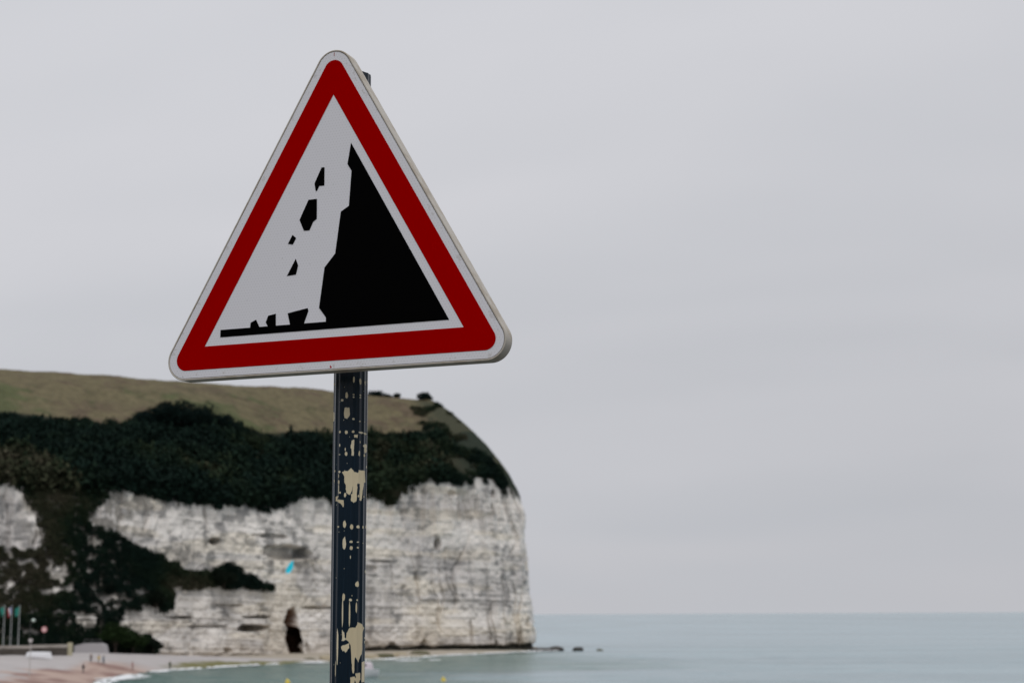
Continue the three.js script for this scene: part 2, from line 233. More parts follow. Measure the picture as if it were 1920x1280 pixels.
{
  const r = rng(77), list = [];
  for (let i = 0; i < 42000; i++) {                   // on the face: spur, gullies and ledges
    const c = lerp(0.7, 13.6, r()), q = r(); const k = col(c), h = lerp(-2, k[3], q);
    if (h < 2.5 || !scrubby(c, h)) continue;
    if (c > 11 && r() < 0.5 + 0.5 * sstep(11.6, 12.2, c)) continue;
    const p = cliffPoint(c, q), s = (0.55 + r() * 0.85) * lerp(0.6, 1, sstep(4, 5, c));
    list.push([p[0], p[1] + 0.2 * s, p[2], s, pickGreen(p, r, 0.05 + 0.25 * sstep(5, 3, c)), 1]);
  }
  for (let i = 0; i < 15000; i++) {                   // the belt between brow and grass
    const c = lerp(0, 13.8, r()), t = r() * 1.06 - 0.03, p = hillPoint(c, Math.max(0, t)), n = fbm(p[0] * 0.12, p[2] * 0.12, 3, 3);
    const nw = noseW(c);
    if (t > 0.95 + 0.1 * n + 0.08 * sstep(4.3, 4.9, c) * sstep(6.9, 6.2, c)) continue;
    if (nw > 0 && n + 0.9 * (0.42 - t) * (1 - sstep(11.6, 12.4, c)) < 0.2 * nw + 0.32 * sstep(11.5, 12.3, c)) continue;
    if (c > 12.1 && r() < sstep(12.1, 12.5, c)) continue;
    const s = (0.8 + r() * r() * 1.5 + (t < 0.8 && r() < 0.12 ? 1.2 + r() * 1.2 : 0)) * (1 - 0.35 * nw);
    list.push([p[0], p[1] + 0.25 * s, p[2], s, pickGreen(p, r, -0.12 + 0.75 * sstep(4, 2.6, c) * sstep(0.62, 0.2, t + 0.3 * n)), 1]);
  }
  for (let i = 0; i < 1500; i++) {                    // low bushes on the seaward shoulder
    const c = lerp(10.3, 12.2, r()), t = r() * 1.9, p = hillPoint(c, t), n = fbm(p[0] * 0.16, p[2] * 0.16, 23, 3);
    if (n < 0.12) continue;
    const s = 0.5 + r() * 0.8; list.push([p[0], p[1] + 0.1, p[2], s, pickGreen(p, r, 0.25), 0.8]);
  }
  const V = 1, M = new THREE.Matrix4(), Q = new THREE.Quaternion(), E = new THREE.Euler(), S = new THREE.Vector3(), T = new THREE.Vector3(), C = new THREE.Color();
  const kinds = ['hillside_scrub'];
  for (let v = 0; v < V; v++) {
    const mine = list.filter((_, i) => i % V === v), im = new THREE.InstancedMesh(clumpGeo(100 + v, 130, 0.19), leafMat, mine.length);
    mine.forEach(([x, y, z, s, g, fl], i) => { E.set((r() - 0.5) * 0.5, r() * 6.28, (r() - 0.5) * 0.5); M.compose(T.set(x, y, z), Q.setFromEuler(E), S.set(s * (0.85 + r() * 0.4), s * fl * (0.8 + r() * 0.5), s * (0.85 + r() * 0.4))); im.setMatrixAt(i, M); const k = 0.75 + r() * 0.5; im.setColorAt(i, C.setRGB(g[0] * k, g[1] * k, g[2] * k)); });
    im.name = kinds[v]; im.castShadow = im.receiveShadow = true; scene.add(im);
    tag(im, 'dark green scrub covering the slope between chalk and grass', null, null, 'stuff');
  }
  console.log('clumps', list.length);
}
// ---------------------------------------------------------------- sea
{
  const ax = (lo, hi, step, far) => { const a = []; for (let v = lo; v <= hi + 1e-6; v += step) a.push(v); let s = step; while (a[a.length - 1] < far) { s *= 1.35; a.push(a[a.length - 1] + s); } s = step; while (a[0] > -far) { s *= 1.35; a.unshift(a[0] - s); } return a; };
  const xs = ax(-120, 240, 1.6, 70000), zs = ax(-640, -230, 1.1, 70000);
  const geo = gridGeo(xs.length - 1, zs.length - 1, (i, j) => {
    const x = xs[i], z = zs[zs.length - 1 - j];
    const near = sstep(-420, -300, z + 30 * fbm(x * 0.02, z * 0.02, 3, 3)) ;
    const sh = sstep(45, -25, x + 60 * fbm(x * 0.02, z * 0.04, 5, 4)) * sstep(-530, -490, z);   // green shallows, darkened by a cliff reflection painted into the colour
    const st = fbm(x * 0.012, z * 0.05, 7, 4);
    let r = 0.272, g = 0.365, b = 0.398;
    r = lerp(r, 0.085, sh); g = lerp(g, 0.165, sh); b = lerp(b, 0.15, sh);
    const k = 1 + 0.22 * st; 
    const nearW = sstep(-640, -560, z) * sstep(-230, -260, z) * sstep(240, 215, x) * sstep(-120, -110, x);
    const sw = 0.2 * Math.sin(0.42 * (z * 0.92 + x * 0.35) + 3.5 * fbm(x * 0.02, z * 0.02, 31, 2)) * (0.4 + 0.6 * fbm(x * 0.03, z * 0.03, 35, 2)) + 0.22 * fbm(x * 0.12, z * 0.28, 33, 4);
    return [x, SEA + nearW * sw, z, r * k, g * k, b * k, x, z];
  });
  const bump = noiseTex(1024, (u, v) => 0.55 * tileNoise(u, v, 10, 11, 6) + 0.45 * (1 - Math.abs(2 * tileNoise(u + 0.03 * tileNoise(u, v, 6, 5, 2), v, 18, 21, 4) - 1)));
  bump.repeat.set(1 / 46, 1 / 30);
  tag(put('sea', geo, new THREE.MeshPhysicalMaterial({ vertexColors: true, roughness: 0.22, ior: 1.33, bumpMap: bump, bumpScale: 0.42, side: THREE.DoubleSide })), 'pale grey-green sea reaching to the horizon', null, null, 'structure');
}
// valley side rising behind the sea front (mirrored by the dark front of the post)
{
  const geo = gridGeo(120, 40, (i, j) => { const a = lerp(-100, 100, i / 120) * D2R, q = j / 40, d = lerp(38, 420, q), x = Math.sin(a) * d, z = Math.cos(a) * d + 6, n = fbm(x * 0.02, z * 0.02, 3, 4); const y = 10.3 + 62 * sstep(0, 0.75, q) * (1 + 0.25 * n) * sstep(100, 82, Math.abs(a / D2R)) + 0.6 * n * q; const m = sstep(-0.1, 0.25, fbm(x * 0.05, z * 0.05, 9, 4)); return [x, y, z, lerp(0.1, 0.03, m), lerp(0.1, 0.04, m), lerp(0.055, 0.022, m)]; });
  tag(put('inland_hillside', geo, new THREE.MeshStandardMaterial({ vertexColors: true, roughness: 1, side: THREE.DoubleSide })), 'wooded valley side behind the sea front', null, null, 'structure');
}
// ---------------------------------------------------------------- beach, quay
const SHORE = [[-34, -4], [-48, -90], [-60, -200], [-70, -270], [-74, -295], [-75.5, -320], [-74.5, -342], [-67, -369], [-51.8, -399], [-42.8, -411], [-37.3, -424], [-28.7, -439], [-23.8, -455], [-9.7, -482], [-0.4, -500], [6.5, -516], [10, -526], [9, -545]];
function shoreDist(x, z) {
  let best = 1e9, side = 1;
  for (let i = 1; i < SHORE.length; i++) { const [ax, az] = SHORE[i - 1], [bx, bz] = SHORE[i], dx = bx - ax, dz = bz - az, t = clamp(((x - ax) * dx + (z - az) * dz) / (dx * dx + dz * dz)), ex = x - ax - dx * t, ez = z - az - dz * t, d = Math.hypot(ex, ez); if (d < best) { best = d; side = dx * (z - az) - dz * (x - ax) < 0 ? 1 : -1; } }
  return best * side;
}
function beachH(x, z) {
  const d = shoreDist(x, z) + 2.2 * fbm(x * 0.08, z * 0.08, 2, 3), amp = lerp(0.9, 3.6, sstep(-425, -365, z));
  const base = d > 0 ? SEA + amp * (1 - Math.exp(-d / 12)) : SEA + d * 0.12;
  return base + 0.12 * fbm(x * 0.4, z * 0.4, 6, 3) + (d > 0 && d < 16 && z > -350 ? 0.35 * Math.max(0, fbm(x * 0.25, z * 0.25, 9, 4)) : 0);
}
{
  const NX = 230, NZ = 460, geo = gridGeo(NX, NZ, (i, j) => {
    const x = lerp(-260, 24, i / NX), z = lerp(-4, -556, j / NZ), d = shoreDist(x, z), y = beachH(x, z);
    const n = fbm(x * 0.3, z * 0.3, 4, 4), n2 = fbm(x * 0.06, z * 0.1, 14, 3);
    let r = 0.46, g = 0.43, b = 0.42; const k = 1 + 0.1 * n + 0.06 * n2; r *= k; g *= k; b *= k;
    const brown = sstep(11.5, 9, d + 5 * n2 + 3 * n) * sstep(-352, -336, z), tone = sstep(-0.3, 0.4, fbm(x * 0.3, z * 0.12, 24, 4));
    r = lerp(r, lerp(0.26, 0.46, tone), brown); g = lerp(g, lerp(0.16, 0.34, tone), brown); b = lerp(b, lerp(0.135, 0.285, tone), brown);
    const weed = sstep(4.5, 2.5, d + 3 * n) * sstep(-348, -362, z); r = lerp(r, 0.17, weed); g = lerp(g, 0.16, weed); b = lerp(b, 0.06, weed);      // green weed along the low shelf
    const shelf = sstep(-400, -420, z) * (1 - weed); r = lerp(r, 0.42, shelf * 0.7); g = lerp(g, 0.36, shelf * 0.7); b = lerp(b, 0.26, shelf * 0.7);
    return [x, y, z, r, g, b, x, z];
  });
  const bump = noiseTex(512, (u, v) => tileNoise(u, v, 48, 31, 3)); bump.repeat.set(1 / 6, 1 / 6);
  tag(put('shingle_beach', geo, new THREE.MeshStandardMaterial({ vertexColors: true, roughness: 0.95, side: THREE.DoubleSide, bumpMap: bump, bumpScale: 0.08 })), 'grey shingle beach with brown weedy foreshore', null, null, 'structure');
}
{
  const grain = noiseTex(512, (u, v) => { const n = tileNoise(u, v, 64, 2, 3), m = tileNoise(u, v, 6, 5, 3), k = 0.34 + 0.16 * (n - 0.5) + 0.16 * (m - 0.5); return [k * 0.92, k * 0.88, k * 0.83]; }, true); grain.repeat.set(1 / 3, 1 / 3);
  const q = gridGeo(2, 2, (i, j) => { const x = [-3000, -40, 3000][i], z = [-7, 40, 4000][j]; return [x, 10.4, z, 1, 1, 1, x, z]; });
  tag(put('quay', q, new THREE.MeshStandardMaterial({ color: 0xffffff, map: grain, roughness: 0.9, side: THREE.DoubleSide })), 'asphalt quay the sign post stands on', null, null, 'structure');
  const w = new THREE.BoxGeometry(6000, 14, 1.2); w.translate(0, 10.396 - 7, -6.39);
  tag(put('quay_wall', w, mat(0.3, 0.28, 0.26)), 'concrete quay wall facing the sea', null, null, 'structure');
}
// ---------------------------------------------------------------- the warning sign
{
  const YAW = 21.685 * D2R, sign = group('warning_sign', -0.4302, 10.4, -4.2789);
  sign.rotation.y = -YAW;
  tag(sign, 'red bordered triangular falling rocks warning sign on chipped dark blue post', 'road sign');
  const tri = (d, R, P = new THREE.Shape()) => {
    const s3 = Math.sqrt(3), xl = 0.38 + s3 * d - s3 * R, yb = -d + R, yt = 0.6582 + 2 * d - 2 * R;
    P.moveTo(-xl, yb - R); P.lineTo(xl, yb - R);
    P.absarc(xl, yb, R, -Math.PI / 2, Math.PI / 6); P.absarc(0, yt, R, Math.PI / 6, Math.PI * 5 / 6); P.absarc(-xl, yb, R, Math.PI * 5 / 6, Math.PI * 1.5);
    return P;
  };
  const ext = (s, depth, z, bevel = 0) => { const g = new THREE.ExtrudeGeometry(s, { depth: depth - 2 * bevel, curveSegments: 28, bevelEnabled: bevel > 0, bevelSize: bevel, bevelThickness: bevel, bevelOffset: -bevel, bevelSegments: 3 }); g.translate(0, 0, z + bevel); return g; };
  // reflective film: fine honeycomb dots, specks and smears of grime, two red trim marks
  const rs = rng(5), specks = []; for (let i = 0; i < 150; i++) specks.push([rs() * 2048, rs() * 2048, 0.8 + rs() * 1.6, 0.1 + rs() * 0.25]);
  const N = 2048, dat = new Uint8Array(N * N * 4), sp = 15.8, sy = sp * 0.866;
  const edgeDist = (x, y) => Math.min(y + 0.0835, (0.6582 + 0.167 - y - Math.sqrt(3) * Math.abs(x)) / 2);
  for (let j = 0; j < N; j++) for (let i = 0; i < N; i++) {
    const x = (i / N) * 1.1 - 0.55, y = (j / N) * 1.1 - 0.15, row = Math.round(j / sy), ox = (row & 1) * sp / 2, cx = Math.round((i - ox) / sp) * sp + ox, dd = Math.hypot(i - cx, j - row * sy);
    let k = 0.925 - 0.055 * sstep(3.6, 1.8, dd), r, g, b;
    const e = edgeDist(x, y);
    const grime = 0;
    r = k; g = k; b = k * 1.01;
    if (e < 0.012 && e > -0.03) { const n = tileNoise(i / N, j / N, 90, 4, 3), m = sstep(0.64, 0.76, n) * 0.12; r = lerp(r, 0.42, m); g = lerp(g, 0.37, m); b = lerp(b, 0.3, m); }
    if (Math.abs(x + 0.0005) < 0.0011 && y > 0.765 && y < 0.7745) { r = 0.62; g = 0.3; b = 0.28; }
    if (Math.abs(x - 0.0015) < 0.0012 && y > -0.082 && y < -0.0745 || Math.abs(x - 0.0035) < 0.0022 && y > -0.0815 && y < -0.078) { r = 0.68; g = 0.12; b = 0.14; }
    const o = (j * N + i) * 4; dat[o] = clamp(r) * 255; dat[o + 1] = clamp(g) * 255; dat[o + 2] = clamp(b) * 255; dat[o + 3] = 255;
  }
  for (const [sx, sy2, rr, al] of specks) for (let j = -3; j <= 3; j++) for (let i = -3; i <= 3; i++) { if (Math.hypot(i, j) > rr) continue; const o = (((sy2 + j) & 2047) * N + ((sx + i) & 2047)) * 4; for (let c = 0; c < 3; c++) dat[o + c] *= 1 - al; }
  const film = new THREE.DataTexture(dat, N, N); film.colorSpace = THREE.SRGBColorSpace; film.magFilter = THREE.LinearFilter; film.minFilter = THREE.LinearMipmapLinearFilter; film.generateMipmaps = true; film.wrapS = film.wrapT = THREE.RepeatWrapping;
  film.repeat.set(1 / 1.1, 1 / 1.1); film.offset.set(0.5, 0.15 / 1.1); film.needsUpdate = true;
  const white = new THREE.MeshPhysicalMaterial({ color: lin(0.965, 0.97, 1), map: film, roughness: 0.5, specularIntensity: 0.5, side: THREE.DoubleSide });
  const red = new THREE.MeshPhysicalMaterial({ color: lin(0.39, 0, 0), roughness: 0.5, specularIntensity: 0, side: THREE.DoubleSide });
  const black = new THREE.MeshPhysicalMaterial({ color: lin(0.0016, 0.0016, 0.0017), roughness: 0.6, specularIntensity: 0.02, side: THREE.DoubleSide });
  const panel = put('sign_panel', ext(tri(0.0835, 0.0485), 0.003, -0.003), white, sign); panel.position.set(0, 2.314, 0.12);
  panel.userData.label = 'white reflective triangular face';
  // folded aluminium rim
  const rimTex = noiseTex(512, (u, v) => { const n = tileNoise(u, v, 10, 61, 5), m = sstep(0.42, 0.68, n); return [lerp(0.76, 0.69, m), lerp(0.735, 0.65, m), lerp(0.695, 0.59, m)]; }, true); rimTex.repeat.set(3, 3);
  const ring = tri(0.0895, 0.0545); ring.holes.push(tri(0.0847, 0.0497, new THREE.Path()));
  put('rim', ext(ring, 0.043, -0.0425, 0.002), new THREE.MeshStandardMaterial({ map: rimTex, roughness: 0.6, metalness: 0, side: THREE.DoubleSide }), panel);
  put('light_stop_plate', ext(tri(0.0858, 0.0508), 0.002, -0.0062), mat(0.4, 0.39, 0.37, 0.6), panel);  // unseen plate added to block light leaking through the rim gap
  const rb = tri(0.0625, 0.029); { const h = new THREE.Path(); h.moveTo(-0.38, 0); h.lineTo(0.38, 0); h.lineTo(0, 0.6582); h.closePath(); rb.holes.push(h); }
  put('red_border', ext(rb, 0.0007, 0.0001), red, panel);
  const poly = (pts) => { const s = new THREE.Shape(); pts.forEach(([x, y], i) => i ? s.lineTo(x, y) : s.moveTo(x, y)); s.closePath(); return s; };
  const G = 0.0418;
  put('printed_cliff', ext(poly([[-0.3322, 0.0418], [-0.3322, 0.0218], [0.3397, 0.0221], [0.0543, 0.5185], [0.0446, 0.4611], [0.0569, 0.4416], [0.0503, 0.347], [0.0268, 0.3335], [0.0117, 0.2223], [-0.0193, 0.1872], [-0.0338, 0.0803], [-0.013, 0.0532], [-0.013, G]]), 0.0007, 0.0001), black, panel);
  const rocks = [
    [[-0.0327, 0.4603], [-0.0239, 0.4598], [-0.0236, 0.4098], [-0.0388, 0.4102], [-0.0453, 0.3972], [-0.0493, 0.3976], [-0.0532, 0.4186]],
    [[-0.0707, 0.3753], [-0.0452, 0.3753], [-0.0447, 0.3207], [-0.0553, 0.314], [-0.0662, 0.2917], [-0.083, 0.2923], [-0.0966, 0.3229]],
    [[-0.117, 0.2839], [-0.106, 0.2741], [-0.1156, 0.2575], [-0.1306, 0.2606]], [[-0.1059, 0.218], [-0.0984, 0.1988], [-0.1045, 0.1752], [-0.1316, 0.1735]],
    [[-0.2405, G], [-0.2395, 0.0551], [-0.2231, 0.0621], [-0.2125, G]], [[-0.1869, G], [-0.1933, 0.0525], [-0.1862, 0.0701], [-0.1632, 0.0739], [-0.1625, G]],
    [[-0.1197, G], [-0.1272, 0.0725], [-0.0676, 0.0821], [-0.0653, 0.0741], [-0.0777, G]]];
  for (const r of rocks) put('printed_rock', ext(poly(r), 0.0007, 0.0001), black, panel);
  // fluted post, u = 0.5 towards the sea-front walk
  const TOP = 13.462, HT = TOP - 10.4, W = 1024, Hc = 2048;
  const cv = document.createElement('canvas'); cv.width = W; cv.height = Hc; const cx = cv.getContext('2d');
  const rc = document.createElement('canvas'); rc.width = W; rc.height = Hc; const rx = rc.getContext('2d');
  cx.fillStyle = 'rgb(12,31,46)'; cx.fillRect(0, 0, W, Hc); rx.fillStyle = 'rgb(58,58,58)'; rx.fillRect(0, 0, W, Hc);
  const rr = rng(19);
  for (let i = 0; i < 500; i++) { const a = rr(); cx.fillStyle = a < 0.5 ? 'rgba(8,18,28,0.3)' : 'rgba(52,82,104,0.2)'; cx.fillRect(rr() * W, rr() * Hc, 1 + rr() * 4, 20 + rr() * 160); }
  const X = (d) => (d + 180) / 360 * W, Y = (h) => (TOP - h) / HT * Hc, CREAM = ['rgb(219,207,175)', 'rgb(211,198,166)', 'rgb(224,213,184)'];
  const chip = (pts, k) => { for (const [c2, f] of [[cx, CREAM[k % 3]], [rx, 'rgb(215,215,215)']]) { c2.fillStyle = f; c2.beginPath(); pts.forEach(([d, h], i) => i ? c2.lineTo(X(d), Y(h)) : c2.moveTo(X(d), Y(h))); c2.closePath(); c2.fill(); } };
  const POLYS = [[[-27.8, 12.367], [-17.9, 12.3723], [-8.5, 12.3705], [3.9, 12.3783], [12.1, 12.3723], [15.7, 12.3688], [29.3, 12.367], [30.5, 12.374], [65.0, 12.374], [68.9, 12.3427], [56.5, 12.341], [49.4, 12.3184], [44.9, 12.2942], [37.3, 12.2942], [36.4, 12.3184], [38.0, 12.3375], [27.2, 12.3384], [26.2, 12.3184], [24.6, 12.2925], [14.6, 12.2873], [5.3, 12.2925], [5.0, 12.3098], [9.6, 12.3115], [11.5, 12.3358], [8.3, 12.3202], [1.6, 12.308], [-11.0, 12.3132], [-12.5, 12.334], [-18.6, 12.3427], [-17.6, 12.3557]], [[-53.4, 12.3046], [-38.7, 12.308], [-46.1, 12.2976], [-18.9, 12.2951], [-18.6, 12.2769], [-22.2, 12.2769], [-29.9, 12.2855], [-44.3, 12.2916], [-54.9, 12.2942]], [[5.1, 12.4508], [14.4, 12.4534], [13.6, 12.4298], [12.7, 12.4106], [5.7, 12.4106], [5.6, 12.4211], [1.9, 12.4351]], [[13.0, 12.4666], [27.7, 12.4674], [25.3, 12.4578], [13.1, 12.4596]], [[4.9, 11.9672], [26.5, 11.968], [33.5, 11.9823], [53.7, 11.9767], [72.3, 11.9672], [59.9, 11.9546], [58.9, 11.9105], [50.3, 11.8979], [44.4, 11.8885], [39.0, 11.8791], [26.6, 11.8932], [24.3, 11.8885], [22.7, 11.8524], [18.3, 11.8524], [13.6, 11.8806], [9.8, 11.9231], [4.5, 11.9294], [-6.0, 11.9388], [-4.2, 11.9546]], [[-19.2, 11.9625], [-11.6, 11.9562], [-10.3, 11.9436], [-1.9, 11.9388], [-14.4, 11.9341], [-22.0, 11.9341], [-18.8, 11.9388]], [[-22.8, 11.9199], [-14.2, 11.9239], [4.5, 11.9286], [5.7, 11.9168], [-1.4, 11.9089], [-6.5, 11.9042], [-10.7, 11.9089], [-14.9, 11.9073], [-21.6, 11.9144]], [[10.0, 11.843], [25.0, 11.8446], [29.7, 11.8407], [27.2, 11.8524], [48.0, 11.854], [49.9, 11.8368], [44.0, 11.829], [34.9, 11.8211], [25.2, 11.8352], [22.0, 11.8227], [10.2, 11.8258]], [[54.0, 11.8806], [76.0, 11.8822], [78.8, 11.829], [53.4, 11.829]], [[-19.8, 12.5382], [-4.1, 12.5382], [-2.3, 12.5165], [-10.3, 12.5074], [-21.3, 12.511], [-23.1, 12.5237]]];
  const DOTS = [[-17.5, 12.4771, 8.5, 0.0088], [5.8, 12.4771, 8.3, 0.0061], [28.9, 12.4753, 21.1, 0.0052], [51.7, 12.4745, 19.6, 0.0062], [-41.4, 12.4771, 7.4, 0.0061], [-17.8, 12.4316, 3.7, 0.0088], [-17.6, 12.4211, 8.4, 0.0105], [29.7, 12.4246, 7.1, 0.014], [52.3, 12.4438, 24.6, 0.0105], [56.5, 12.4351, 16.6, 0.014], [52.9, 12.4176, 11.1, 0.0079], [-39.0, 12.4421, 4.4, 0.007], [-41.4, 12.4158, 7.3, 0.0026], [34.7, 12.4508, 3.6, 0.0061], [-41.8, 12.3723, 8.8, 0.0061], [-41.6, 12.3636, 3.8, 0.0105], [-42.7, 12.3479, 6.7, 0.0104], [-40.9, 12.3358, 4.1, 0.0243], [-18.1, 12.3141, 7.3, 0.0113], [29.0, 12.3089, 6.8, 0.0061], [55.2, 12.308, 6.7, 0.0052], [-36.1, 12.3176, 5.6, 0.0052], [-63.5, 12.3757, 5.9, 0.0069], [-69.7, 12.3514, 8.2, 0.0104], [7.0, 12.6185, 6.1, 0.0147], [30.0, 12.6166, 8.4, 0.0164], [54.2, 12.613, 7.5, 0.0128], [-17.5, 12.5783, 8.1, 0.0146], [6.8, 12.5739, 5.9, 0.0036], [6.9, 12.5674, 5.9, 0.0037], [30.7, 12.5739, 8.2, 0.0044], [30.8, 12.5674, 8.2, 0.0044], [-34.2, 12.5608, 7.9, 0.0065], [6.3, 12.5099, 7.9, 0.005], [30.2, 12.5038, 8.1, 0.0037], [54.9, 12.5038, 7.3, 0.0029], [-20.0, 12.2407, 9.6, 0.0172], [3.1, 12.2321, 10.2, 0.0121], [26.6, 12.2304, 10.8, 0.0086], [51.2, 12.2297, 8.0, 0.0076], [-42.7, 12.2286, 7.1, 0.0051], [-20.7, 12.1977, 10.9, 0.0309], [2.8, 12.1902, 10.1, 0.0062], [3.1, 12.1754, 10.1, 0.0086], [27.3, 12.1881, 9.6, 0.0028], [27.5, 12.1744, 8.5, 0.0041], [52.1, 12.1857, 6.3, 0.0028], [4.4, 12.1514, 2.8, 0.0075], [24.9, 12.0849, 12.8, 0.0136], [-20.3, 12.0543, 9.5, 0.0169], [3.4, 12.0414, 9.1, 0.0067], [28.1, 12.0401, 6.3, 0.0048], [10.5, 12.0503, 3.6, 0.0028], [-20.9, 12.034, 4.9, 0.0609], [2.7, 12.0323, 4.5, 0.0608], [25.8, 12.0306, 4.4, 0.0237], [-38.1, 11.9593, 5.4, 0.0787], [-44.9, 11.8822, 3.8, 0.0376]];
  const rough = (pts, amp) => { const o = []; pts.forEach((p, i) => { const q = pts[(i + 1) % pts.length]; for (let t = 0; t < 1; t += 0.25) o.push([lerp(p[0], q[0], t) + (t ? (rr() - 0.5) * amp : 0), lerp(p[1], q[1], t) + (t ? (rr() - 0.5) * amp * 0.0007 : 0)]); }); return o; };
  POLYS.forEach((p, i) => chip(rough(p, 2.2), i));
  const blob = (d, h, w, t, i) => { const o = []; for (let a = 0; a < 10; a++) { const q = a / 10 * 6.283, m = 0.85 + rr() * 0.3; o.push([d + w / 2 + Math.cos(q) * w * 0.58 * m, h - t / 2 + Math.sin(q) * t * 0.58 * m]); } chip(o, i); };
  DOTS.forEach(([d, h, w, t], i) => blob(d, h, w, t, i));
  for (let i = 0; i < 260; i++) {                      // more knocks on the ridges round the rest of the post
    const k = Math.floor(rr() * 16), a = -37 + 22.5 * k, d = a > 180 ? a - 360 : a, front = Math.abs(d) < 75, h = 10.5 + rr() * 2.9;
    if (front && h > 11.81 && h < 12.7) continue;
    blob(d - 3, h, 4 + rr() * 9, 0.004 + rr() * rr() * 0.04, i);
  }
  for (let i = 0; i < 90; i++) { const d = rr() * 360 - 180, h = 11.7 + rr() * 1.1; blob(d, h, 1 + rr() * 1.5, 0.001 + rr() * 0.002, i); }
  const T = new THREE.CanvasTexture(cv); T.colorSpace = THREE.SRGBColorSpace; const RT = new THREE.CanvasTexture(rc); T.wrapS = RT.wrapS = THREE.RepeatWrapping;
  const SEG = 288, face = 27.42, rad = (al) => { let m = ((al + 37) % 22.5 + 22.5) % 22.5; if (m > 11.25) m -= 22.5; return 0.0457 - 0.0019 * Math.sin(Math.PI * Math.abs(m) / 22.5); };
  const post = gridGeo(SEG, 8, (i, j) => { const al = i / SEG * 360 - 180, ps = (al + face) * D2R, R = rad(al); return [Math.sin(ps) * R, j / 8 * HT, Math.cos(ps) * R, 1, 1, 1, i / SEG, j / 8]; });
  post.deleteAttribute('color');
  const pm = put('post', post, new THREE.MeshPhysicalMaterial({ map: T, roughnessMap: RT, roughness: 1, specularIntensity: 0.75, side: THREE.DoubleSide }), sign);
  pm.userData.label = 'fluted dark blue post with cream patches where paint has flaked';
  const inner = new THREE.CylinderGeometry(0.0405, 0.0405, HT - 0.1, 40, 1, true); inner.translate(0, HT / 2 + 0.048, 0);
  put('post_lining', inner, mat(0.35, 0.34, 0.32, 0.6), pm);
  const lip = new THREE.RingGeometry(0.0405, 0.0444, 64); lip.rotateX(-Math.PI / 2); lip.translate(0, HT - 0.001, 0);
  put('post_lip', lip, mat(0.35, 0.34, 0.32, 0.5), pm);
  // rails and clamps behind the panel
  const alu = mat(0.45, 0.45, 0.44, 0.45, { metalness: 0.6 });
  for (const [y, len] of [[2.314 + 0.09, 0.72], [2.314 + 0.43, 0.3]]) {
    const rail = new THREE.BoxGeometry(len, 0.042, 0.03); rail.translate(0, y, 0.12 - 0.0065 - 0.0155); put('mounting_rail', rail, alu, sign);
    const blk = new THREE.BoxGeometry(0.06, 0.036, 0.036); blk.translate(0, y, 0.083 - 0.0184); const cl = put('clamp', blk, alu, sign);
    const band = new THREE.CylinderGeometry(0.0478, 0.0478, 0.03, 48, 1, true); band.translate(0, y, 0); put('clamp_band', band, alu, cl);
    for (const s of [-1, 1]) { const bo = new THREE.CylinderGeometry(0.006, 0.006, 0.02, 6); bo.rotateZ(Math.PI / 2); bo.translate(s * 0.04, y, 0.06); put('clamp_bolt', bo, alu, cl); }
  }
}
// ---------------------------------------------------------------- trees and bushes that stand out
const bark = mat(0.06, 0.045, 0.035, 0.95);
function leafCrown(seed, blobs, n, size, tone) {       // blobs: [x, y, z, r]
  const gs = blobs.map(([x, y, z, r, fy = 0.85], i) => { const g = clumpGeo(seed + i * 7, n, size / r); g.scale(r, r * fy, r); g.translate(x, y, z); return g; });
  const g = mergeGeometries(gs), c = new Float32Array(g.attributes.position.count * 3), rr = rng(seed + 3);
  for (let i = 0; i < c.length; i += 12) { const k = 0.7 + rr() * 0.6; for (let j = 0; j < 4; j++) { c[i + j * 3] = tone[0] * k; c[i + j * 3 + 1] = tone[1] * k; c[i + j * 3 + 2] = tone[2] * k; } }
  g.setAttribute('color', new THREE.BufferAttribute(c, 3)); return g;
}
const crownMat = new THREE.MeshPhysicalMaterial({ vertexColors: true, roughness: 0.95, specularIntensity: 0.15, side: THREE.DoubleSide });
function limb(a, b, r0, r1) { const d = new THREE.Vector3(...b).sub(new THREE.Vector3(...a)), g = new THREE.CylinderGeometry(r1, r0, d.length(), 7); g.translate(0, d.length() / 2, 0); g.applyQuaternion(new THREE.Quaternion().setFromUnitVectors(new THREE.Vector3(0, 1, 0), d.normalize())); g.translate(...a); return g; }
function plant(name, [x, y, z], h, w, seed, tone, label, category, opt = {}) {
  const t = group(numbered(name), x, y, z), r = rng(seed), blobs = [], limbs = [], n = opt.n ?? 9, low = opt.low ?? 0.15;
  for (let i = 0; i < n; i++) {
    const a = i * 2.4 + r(), q = Math.sqrt((i + 0.4) / n) * w * (opt.cone ? 0.35 : 0.62), up = lerp(low, 0.86, opt.cone ? i / n : 0.25 + 0.75 * r() * (1 - 0.5 * q / w)), s = opt.cone ? w * (1.1 - i / n) * 0.8 : w * (0.36 + r() * 0.26);
    blobs.push([Math.cos(a) * q, h * up, Math.sin(a) * q, s]);
    limbs.push(limb([0, h * 0.12, 0], [Math.cos(a) * q * 0.8, h * up * 0.95, Math.sin(a) * q * 0.8], 0.09 * h / 6, 0.03));
  }
  limbs.push(limb([0, -0.8, 0], [0, h * 0.6, 0], 0.04 * h, 0.02 * h));
  put('trunk', mergeGeometries(limbs), bark, t);
  put('crown', leafCrown(seed, blobs, opt.leaves ?? 170, opt.size ?? 0.3, tone), crownMat, t);
  return tag(t, label, category, opt.group);
}
const TEAL = [0.008, 0.018, 0.0155], DARK = [0.009, 0.014, 0.009], MID = [0.016, 0.03, 0.01];
const domeG = 'trees bulging above the scrub belt';
plant('hillside_tree', [-108, 66.4, -474], 5.2, 4.2, 301, TEAL, 'leftmost low tree of the dark clump bulging into the grass', 'tree', { group: domeG, n: 18, low: 0.02, leaves: 260, size: 0.3 });
